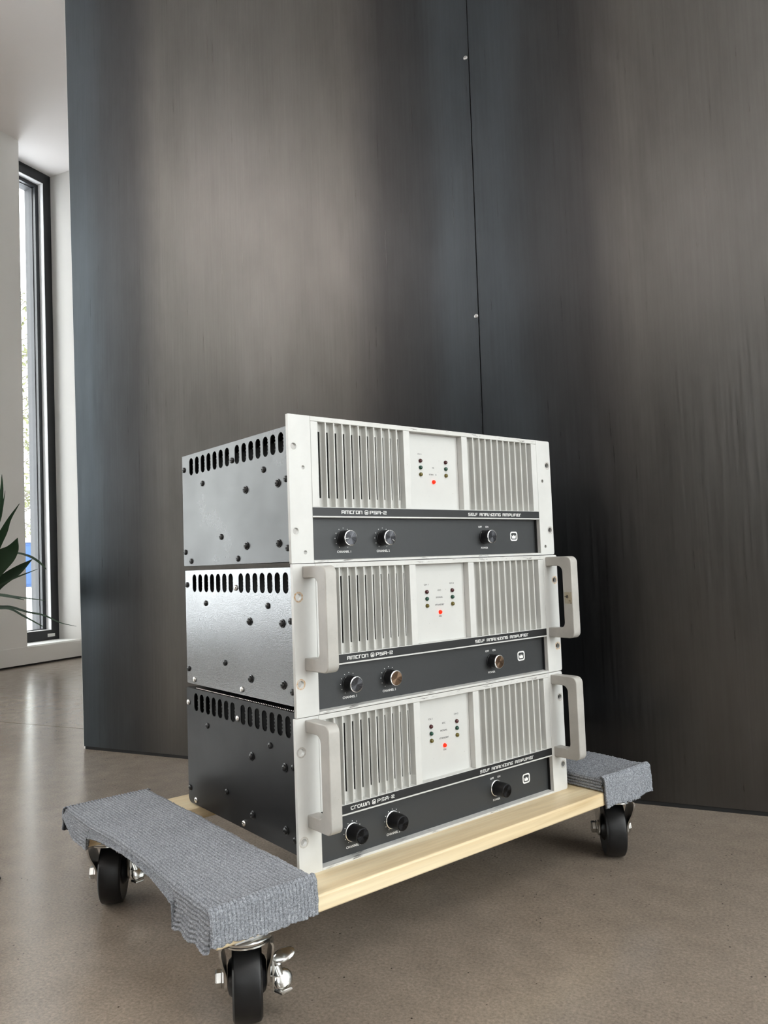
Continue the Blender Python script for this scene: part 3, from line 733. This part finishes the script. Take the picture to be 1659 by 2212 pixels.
def amplifier(idx, dx, dy, yaw, label, cfg):
    z0 = ZD + idx * 0.178426
    A = empty('power_amplifier', Matrix.Translation((dx * MMs, dy * MMs, z0)) @ Matrix.Rotation(yaw, 4, 'Z'))
    tag(A, label, 'amplifier', 'rack amplifiers stacked on the dolly')
    ch = M[cfg['chassis']]; WH = M['amp_white']
    # chassis sheets
    for side, (xa, xb) in enumerate(((31.7, 33.2), (449.4, 450.9))):
        rr = 9 if idx == 0 else 2
        out = [(6, 2.4)] + [(361.5 - rr + rr * math.sin(a), 2.4 + rr - rr * math.cos(a)) for a in [PI / 2 * k / 5 for k in range(6)]] + [(361.5, 173.9), (6, 173.9)]
        holes = [list(reversed(rrect(y - 6.6, 141.2, y + 6.6, 168.0, 6.5, 6))) for y in SLOT_Y]
        o = AB().plate(out, holes, 'x', xa, xb).build('side_panel', ch, A)
        if side == 0: o['label'] = cfg['side_label']
    AB().box((33.2, 6, 172.3), (449.4, 361.5, 173.9)).build('top_cover', ch, A)
    AB().box((33.2, 12, 2.4), (449.4, 350, 4.0)).build('bottom_cover', ch, A)
    AB().box((33.2, 360, 12), (449.4, 361.5, 172.3)).build('rear_panel', ch, A)
    hs = AB()
    hs.box((60, 40, 20), (420, 340, 165))
    hs.build('heat_sink', M['dark'], A)
    # punched inner flange seen through the slots
    pf = AB()
    for y in SLOT_Y:
        for k in range(6):
            zc = 143.5 + k * 4.6
            pf.lathe([(1.25, 34.6), (1.25, 33.4), (0.9, 33.3)], 'x', 6, (0, y - 3.6 + (0.9 if k % 2 else 0), zc))
    o = pf.build('punched_flange', M['flange'], A); o['kind'] = 'stuff'
    if idx == 0:
        pe = AB()
        for k in range(74): pe.lathe([(0.75, 172.6), (0.95, 174.2), (0.6, 174.9)], 'z', 6, (36.2, 18 + k * 4.35, 0))  # silver beads stand in for light through the cover's holes
        o = pe.build('hole_light_beads', M['screw_silver'], A); o['kind'] = 'stuff'
    for i, (y, z, w) in enumerate(SCR):
        c = 's' if i in cfg['silver'] else 'b'
        link('screw', SCREW[(c, w)], A, (31.7 * MMs, y * MMs, z * MMs))
        link('screw', SCREW[('b', w)], A, (450.9 * MMs, y * MMs, z * MMs)).scale = (-1, 1, 1)
    # rack ears with real holes
    for side, (xa, xb, hx, sgn) in enumerate(((0, 31.5, 7.0, 1), (450.5, 482.6, 474.8, -1))):
        r = 3.2
        out = rrect(xa, 0, xb, HH, 0.4, 2) if side == 0 else [(450.5, 0), (482.6 - r, 0)] + [(482.6 - r + r * math.sin(a), r - r * math.cos(a)) for a in (0.5, 1.0, PI / 2)] + [(482.6 - r + r * math.cos(a), HH - r + r * math.sin(a)) for a in (0.0, 0.5, 1.0, PI / 2)] + [(450.5, HH)]
        holes = [list(reversed(circ((hx, z), 4.1, 20))) for z in (139.0, 38.0)]
        if not cfg['handles']: holes += [list(reversed(circ((hx + sgn * 12.7, z), 2.4, 14))) for z in (114.3, 12.7)]
        AB().plate(out, holes, 'y', 0, 5.0).build('rack_ear', WH, A, bevel=0.0004)
        AB().box((29.8, 5, 2) if side == 0 else (451.0, 5, 2), (31.6, 45, 175.5) if side == 0 else (452.8, 45, 175.5)).build('ear_flange', WH if side == 0 else M['dark'], A)  # right flange coloured dark for the shade seen through its ear holes
        for z in (139.0, 38.0):
            rg = AB().plate(circ((hx, z), 6.3, 22), [list(reversed(circ((hx, z), cfg['ring'][0], 22)))], 'y', -0.12, 0.0)
            rg.build('hole_ring', M[cfg['ring'][1]] if (side == 0 or idx == 1) else M['scuff'], A)
    if cfg['handles']:
        for xa, xb in ((13.2, 28.9), (455.4, 471.0)):
            hd = handle_mesh(AB(), xa, xb).build('handle', M['handle'], A, bevel=0.0012)
            if idx == 1 and xa > 100: tag(AB().box((455.15, -46.2, 104.5), (455.5, -33.0, 121.5)).build('tape_residue', M['tape'], hd), 'stained tape patch on the handle')
    # fascia extrusion
    AB().box((31.8, 0, 171.6), (450.2, 12, 177.6)).build('top_rail', M['rail_paint'], A, bevel=0.0004)
    AB().prism([(0, 0), (0, 2.9), (10.4, 3.6), (12, 3.6), (12, 0)], 'x', 31.8, 450.2).build('bottom_rail', M['rail_paint'], A, bevel=0.0003)
    for xa, xb in ((31.9, 42.4), (179.7, 190.6), (288.2, 299.4), (438.4, 450.1)):
        AB().box((xa, 0, 67.2), (xb, 9.6, 171.4)).build('fascia_post', WH, A, bevel=0.0004)
    for xa, xb, fins in ((42.4, 179.7, FINL), (299.4, 438.4, FINR)):
        edges = [xa] + [f + 2.1 for f in fins]
        holes = [list(reversed(rect(e + 5.0, 78.8, e + 9.3, 161.0))) for e in edges]
        AB().plate(rect(xa, 67.2, xb, 171.5), holes, 'y', 9.5, 11.0).build('grille_back', M['amp_grey'], A)
        for f in fins: link('fin', fin_me, A, (f * MMs, 0, 0))
        AB().box((xa, 11.6, 67), (xb, 12.6, 172)).build('grille_screen', M['dark'], A)
    AB().box((190.6, 9.6, 67.2), (288.2, 11.5, 171.4)).build('display_panel', M['display'], A)
    AB().box((31.9, 0.3, 56.3), (450.1, 6, 66.6)).build('lettering_band', M['band'], A)
    AB().box((31.9, -0.1, 66.6), (450.1, 9.6, 67.2)).build('trim_strip', WH, A)
    AB().box((31.9, -0.1, 54.6), (450.1, 10, 56.3)).build('trim_strip', WH, A)
    AB().box((450.4, 5, 2.5), (452.0, 12.2, 66)).build('recess_cheek', WH, A)
    AB().box((30.5, 5, 2.5), (31.9, 12.2, 66)).build('recess_cheek', WH, A)
    AB().box((31.5, 10, 3.3), (450.5, 12, 54.6)).build('control_panel', M['ctrl'], A)
    # lettering
    lt = AB(); lettering(lt, cfg['brand'][0], 74.6, cfg['brand'][1], 59.2, 63.5, 0.25)
    lt.build('brand_lettering', M['print_white'], A, recalc=False); lt = AB()
    k = cfg['brand'][2]; emblem(lt, 110.7 + k, 116.4 + k, 58.7, 63.9, 0.25)
    lt.build('emblem', M['print_white'], A, recalc=False); lt = AB()
    lettering(lt, 'PSA-2', 118.8 + k, 146.3 + k, 59.2, 63.4, 0.25)
    lt.build('model_lettering', M['print_white'], A, recalc=False); lt = AB()
    lettering(lt, 'SELF AnALYZInG AmPLIFIEr', 296.0, 408.0, 58.7, 62.9, 0.25)
    lt.build('title_lettering', M['print_white'], A, recalc=False)
    wt = AB()
    for t, x, z, sz_, w in (('CHANNEL 1', 83.6, 12.6, 4.0, 21.5), ('CHANNEL 2', 146.5, 12.5, 4.0, 21.8), ('OFF', 328.8, 43.7, 3.6, 7.4), ('ON', 343.0, 43.7, 3.6, 6.2), ('POWER', 336.4, 13.2, 3.7, 14.5)):
        small_text(AB(), t, x, z, 9.9, sz_, w).build('control_lettering', M['print_white'], A, recalc=False)
    for cx in (83.2, 146.2):
        for a in range(-60, 241, 30):
            wt.lathe([(0.55, 9.85), (0.55, 10.0)], 'y', 8, (cx + 12.9 * math.cos(math.radians(a)), 0, 29.3 + 12.9 * math.sin(math.radians(a))))
    wt.build('scale_dots', M['print_white'], A, recalc=False)['kind'] = 'stuff'
    em = AB(); emblem(em, 392.9, 408.7, 22.6, 36.4, 9.9); em.build('crown_emblem', M['print_white'], A, recalc=False)
    if cfg['worn']:
        words = (('CH 1', 216.0, 143.2, 7.0), ('NA', 240.5, 125.4, 3.6), ('STAN', 236.2, 115.8, 8.2), ('B', 245.2, 115.8, 1.6))
    else:
        words = (('CH 1', 216.3, 143.8, 7.8), ('CH 2', 263.8, 143.9, 8.2), ('IOC', 240.2, 135.2, 6.2), ('SIGNAL', 239.8, 125.6, 13), ('STANDBY', 240, 115.6, 17), ('ON', 240.1, 99.9, 5.4))
    for t, x, z, w in words: small_text(AB(), t, x, z, 9.5, 2.7 if cfg['worn'] else 3.0, w).build('display_lettering', M['print_black'], A, recalc=False)
    zo = 0.9
    for x in (216.6, 263.9):
        for nm, z in (('led_red_off', 134.0), ('led_green_off', 124.8), ('led_amber_off', 115.4)):
            link('led', led_mesh[nm], A, (x * MMs, 0, z * MMs))['label'] = {'led_red_off': 'unlit dark red lamp', 'led_green_off': 'unlit green lamp', 'led_amber_off': 'unlit amber lamp'}[nm]
    link('led', led_mesh['led_on'], A, (240 * MMs, 0, 105.6 * MMs))['label'] = 'glowing red power lamp'
    # knobs
    for i, (x, z) in enumerate(((83.0, 29.2), (146.0, 29.2), (336.6, 29.0))):
        if cfg['knob'] == 'ring':
            kb = AB().lathe([(10.0, 10.0), (10.0, 8.5), (9.6, 8.2), (9.6, -4.6), (9.2, -5.2)], 'y', 36).build('knob', M['knob'], A, smooth=True, loc=(x * MMs, 0, z * MMs))
            AB().lathe([(9.25, -4.6), (9.75, -4.9), (9.6, -6.0), (9.0, -6.3)], 'y', 36).build('knob_ring', M['knob_ring'], kb, smooth=True)
            AB().lathe([(8.9, -5.0), (8.9, -6.25), (8.4, -6.5)], 'y', 36).build('knob_cap', M[cfg['caps'][i]], kb)
        else:
            kb = AB().lathe([(10.4, 8.4), (10.2, 7.6), (9.8, -9.5), (9.3, -10.6)], 'y', 36).build('knob', M['knob'], A, smooth=True, loc=(x * MMs, 0, z * MMs))
            AB().lathe([(11.2, 10.0), (11.2, 9.0), (10.4, 8.5)], 'y', 36).build('knob_ring', M['knob_ring'], kb, smooth=True)
            AB().lathe([(9.0, -10.2), (8.9, -10.9), (8.2, -11.2)], 'y', 36).build('knob_cap', M['cap_black'], kb)
        # pointer line
        AB().box((-0.2, cfg['knob'] == 'ring' and -6.62 or -11.3, 3.5), (0.2, cfg['knob'] == 'ring' and -6.4 or -11.1, 8.0)).build('pointer', M['print_white'] if i < 2 and cfg['knob'] == 'ring' and cfg['worn'] else M['knob'], kb).rotation_euler = (0, [4.6, 2.2, 0.4][i], 0)
    return A
amplifier(0, 0, 0, 0, 'bottom amplifier of the stack, with handles and plain black knobs, resting on the dolly',
          dict(chassis='chassis_low', side_label='matt black slotted side', handles=True, silver={0, 1, 12, 13}, ring=(4.6, 'scuff'), brand=('crown', 103.0, -3.6), worn=False, knob='plain', caps=None))
amplifier(1, 1.9214, -0.3998, 0.0021289, 'middle amplifier of the stack, with handles and silver-ringed knobs',
          dict(chassis='chassis_mid', side_label='wrinkled glossy black slotted side', handles=True, silver={1, 12, 13}, ring=(4.3, 'rust'), brand=('Amcron', 106.8, 0), worn=False, knob='ring', caps=['cap_dark', 'cap_reflect_brown', 'cap_reflect_brown']))
amplifier(2, 2.6642, 2.3258, 0.0052742, 'top amplifier of the stack, the one without handles, lettering worn away',
          dict(chassis='chassis_top', side_label='satin black slotted side', handles=False, silver=set(), ring=(4.9, 'amp_grey'), brand=('Amcron', 106.8, 0), worn=True, knob='ring', caps=['cap_dark', 'cap_dark', 'cap_dark']))

# ------------------------------------------------------------------ plant at the left edge
LEAVES = [[(-0.2514, -0.15, 0.501, 0.0127), (-0.1539, -0.15, 0.6228, 0.0175), (-0.1333, -0.15, 0.7029, 0.01), (-0.1312, -0.15, 0.7529, 0.0012)], [(-0.1801, -0.175, 0.5367, 0.0074), (-0.1106, -0.175, 0.632, 0.0073), (-0.0924, -0.175, 0.68, 0.0037), (-0.0869, -0.175, 0.7041, 0.0012)], [(-0.1831, -0.2, 0.4636, 0.0245), (-0.0751, -0.2, 0.5774, 0.0216), (-0.04, -0.2, 0.6248, 0.0095), (-0.0019, -0.2, 0.663, 0.0012)], [(-0.1852, -0.225, 0.4285, 0.0484), (-0.0433, -0.225, 0.5169, 0.0517), (0.0012, -0.225, 0.5445, 0.0326), (0.0216, -0.225, 0.5739, 0.0012)], [(-0.2899, -0.15, 0.3875, 0.0383), (-0.1403, -0.15, 0.4632, 0.0297), (-0.0722, -0.15, 0.4935, 0.0245), (-0.0162, -0.15, 0.5209, 0.0012)], [(-0.2172, -0.175, 0.5006, 0.0075), (-0.1076, -0.175, 0.534, 0.0073), (-0.0512, -0.175, 0.5392, 0.006), (0.0054, -0.175, 0.5276, 0.0083), (0.0439, -0.175, 0.5085, 0.0071), (0.0637, -0.175, 0.4927, 0.0023)], [(-0.1469, -0.2, 0.4448, 0.0073), (-0.0154, -0.2, 0.4755, 0.0059), (0.0635, -0.2, 0.4945, 0.0012)], [(-0.149, -0.225, 0.44, 0.0096), (-0.0438, -0.225, 0.4326, 0.0106), (0.0237, -0.225, 0.4259, 0.0058), (0.1164, -0.225, 0.4168, 0.0023)], [(-0.2516, -0.15, 0.4365, 0.0076), (-0.1406, -0.15, 0.4286, 0.0074), (-0.0781, -0.15, 0.4205, 0.0049), (-0.0484, -0.15, 0.4153, 0.0024)], [(-0.2175, -0.175, 0.4014, 0.0124), (-0.1085, -0.175, 0.3993, 0.0109), (-0.0645, -0.175, 0.3978, 0.0096), (-0.0044, -0.175, 0.3856, 0.0071), (0.0541, -0.175, 0.3771, 0.0059), (0.111, -0.175, 0.3586, 0.0035), (0.1666, -0.175, 0.3496, 0.0011)], [(-0.1292, -0.2, 0.4, 0.0084), (-0.0417, -0.2, 0.3958, 0.0071), (0.0091, -0.2, 0.378, 0.007), (0.0783, -0.2, 0.3515, 0.0035)]]
PX, PY = -0.64, -0.20
pl = empty('potted_plant', ROOM @ Matrix.Translation((PX, PY, 0)))
tag(pl, 'dark green strap-leaved plant reaching in from the left edge beside the narrow window', 'plant')
MB().lathe([(0.11, 0.0), (0.12, 0.01), (0.155, 0.30), (0.16, 0.31), (0.15, 0.31), (0.14, 0.27)], 'z', 32).build('pot', M['pot'], pl, smooth=True)
MB().lathe([(0.140, 0.262), (0.07, 0.285)], 'z', 24).build('soil', M['soil'], pl)
MB().tube([(0, 0, 0.27), (0.01, 0, 0.36), (0.0, 0.01, 0.43)], [0.022, 0.018, 0.014], 10).build('stem', M['leaf'], pl)
def cr(p0, p1, p2, p3, t):
    return 0.5 * ((2 * p1) + (-p0 + p2) * t + (2 * p0 - 5 * p1 + 4 * p2 - p3) * t * t + (-p0 + 3 * p1 - 3 * p2 + p3) * t ** 3)
def leaf(pts):
    P = [np.array(p) for p in pts]; P = [2 * P[0] - P[1]] + P + [2 * P[-1] - P[-2]]
    C = []
    for i in range(1, len(P) - 2):
        for k in range(5): C.append(cr(P[i - 1], P[i], P[i + 1], P[i + 2], k / 5))
    C.append(P[-2]); b = MB(); vs = []; fs = []
    view = np.array([0.80, -0.60, 0.0])      # leaf blades roughly face the room
    for i, c in enumerate(C):
        t = C[min(i + 1, len(C) - 1)][:3] - C[max(i - 1, 0)][:3]; t = t / (np.linalg.norm(t) + 1e-9)
        sd = np.cross(t, view); sd = sd / (np.linalg.norm(sd) + 1e-9); w = max(c[3] * (0.72 if max(q[3] for q in pts) < 0.014 else 0.95), 0.0008) / 2
        c3 = c[:3] - np.array([PX, PY, 0])
        vs += [tuple(c3 - sd * w), tuple(c3 - view * w * 0.35), tuple(c3 + sd * w), tuple(c3 - view * (w * 0.35 + 0.0008))]
    n = len(C)
    for i in range(n - 1):
        for k in range(4): a = i * 4 + k; a2 = i * 4 + (k + 1) % 4; fs.append((a, a2, a2 + 4, a + 4))
    b.add(vs, fs); return b.build('leaf', M['leaf'], pl, smooth=True)
for L in LEAVES:
    f = L[0]
    leaf([(PX + 0.004, PY, 0.40, f[3] * .6), ((PX + f[0]) / 2, (PY + f[1]) / 2, (0.42 + f[2]) / 2 + 0.02, f[3] * .95)] + L)
for k in range(9):    # the rest of the crown, away from the camera's side
    a = 1.7 + k * 0.42; L_ = 0.28 + 0.05 * (k % 3)
    leaf([(PX, PY, 0.40, .012), (PX + math.cos(a) * L_ * .45, PY + math.sin(a) * L_ * .45, 0.56 + .03 * (k % 4), .028), (PX + math.cos(a) * L_ * .85, PY + math.sin(a) * L_ * .85, 0.60 + .05 * (k % 3), .024), (PX + math.cos(a) * L_ * 1.15, PY + math.sin(a) * L_ * 1.15, 0.52 + .06 * (k % 3), .001)])

# small black object whose tip enters the frame on the floor at the far left
ft = empty('floor_foot', Matrix.Translation((-0.1805, 0.612, 0)) @ Matrix.Rotation(math.radians(200), 4, 'Z'))
tag(ft, 'tip of a low black foot on the floor at the left edge', 'foot')
MB().prism([(0.0, 0.0), (0.0, 0.004), (0.006, 0.010), (0.09, 0.014), (0.09, 0.0)], 'y', -0.009, 0.009).build('bar', M['black_rubber'], ft, bevel=0.002)
MB().lathe([(0.010, 0.010), (0.011, 0.020), (0.008, 0.024)], 'z', 14, (0.08, 0, 0)).build('stub', M['black_rubber'], ft)
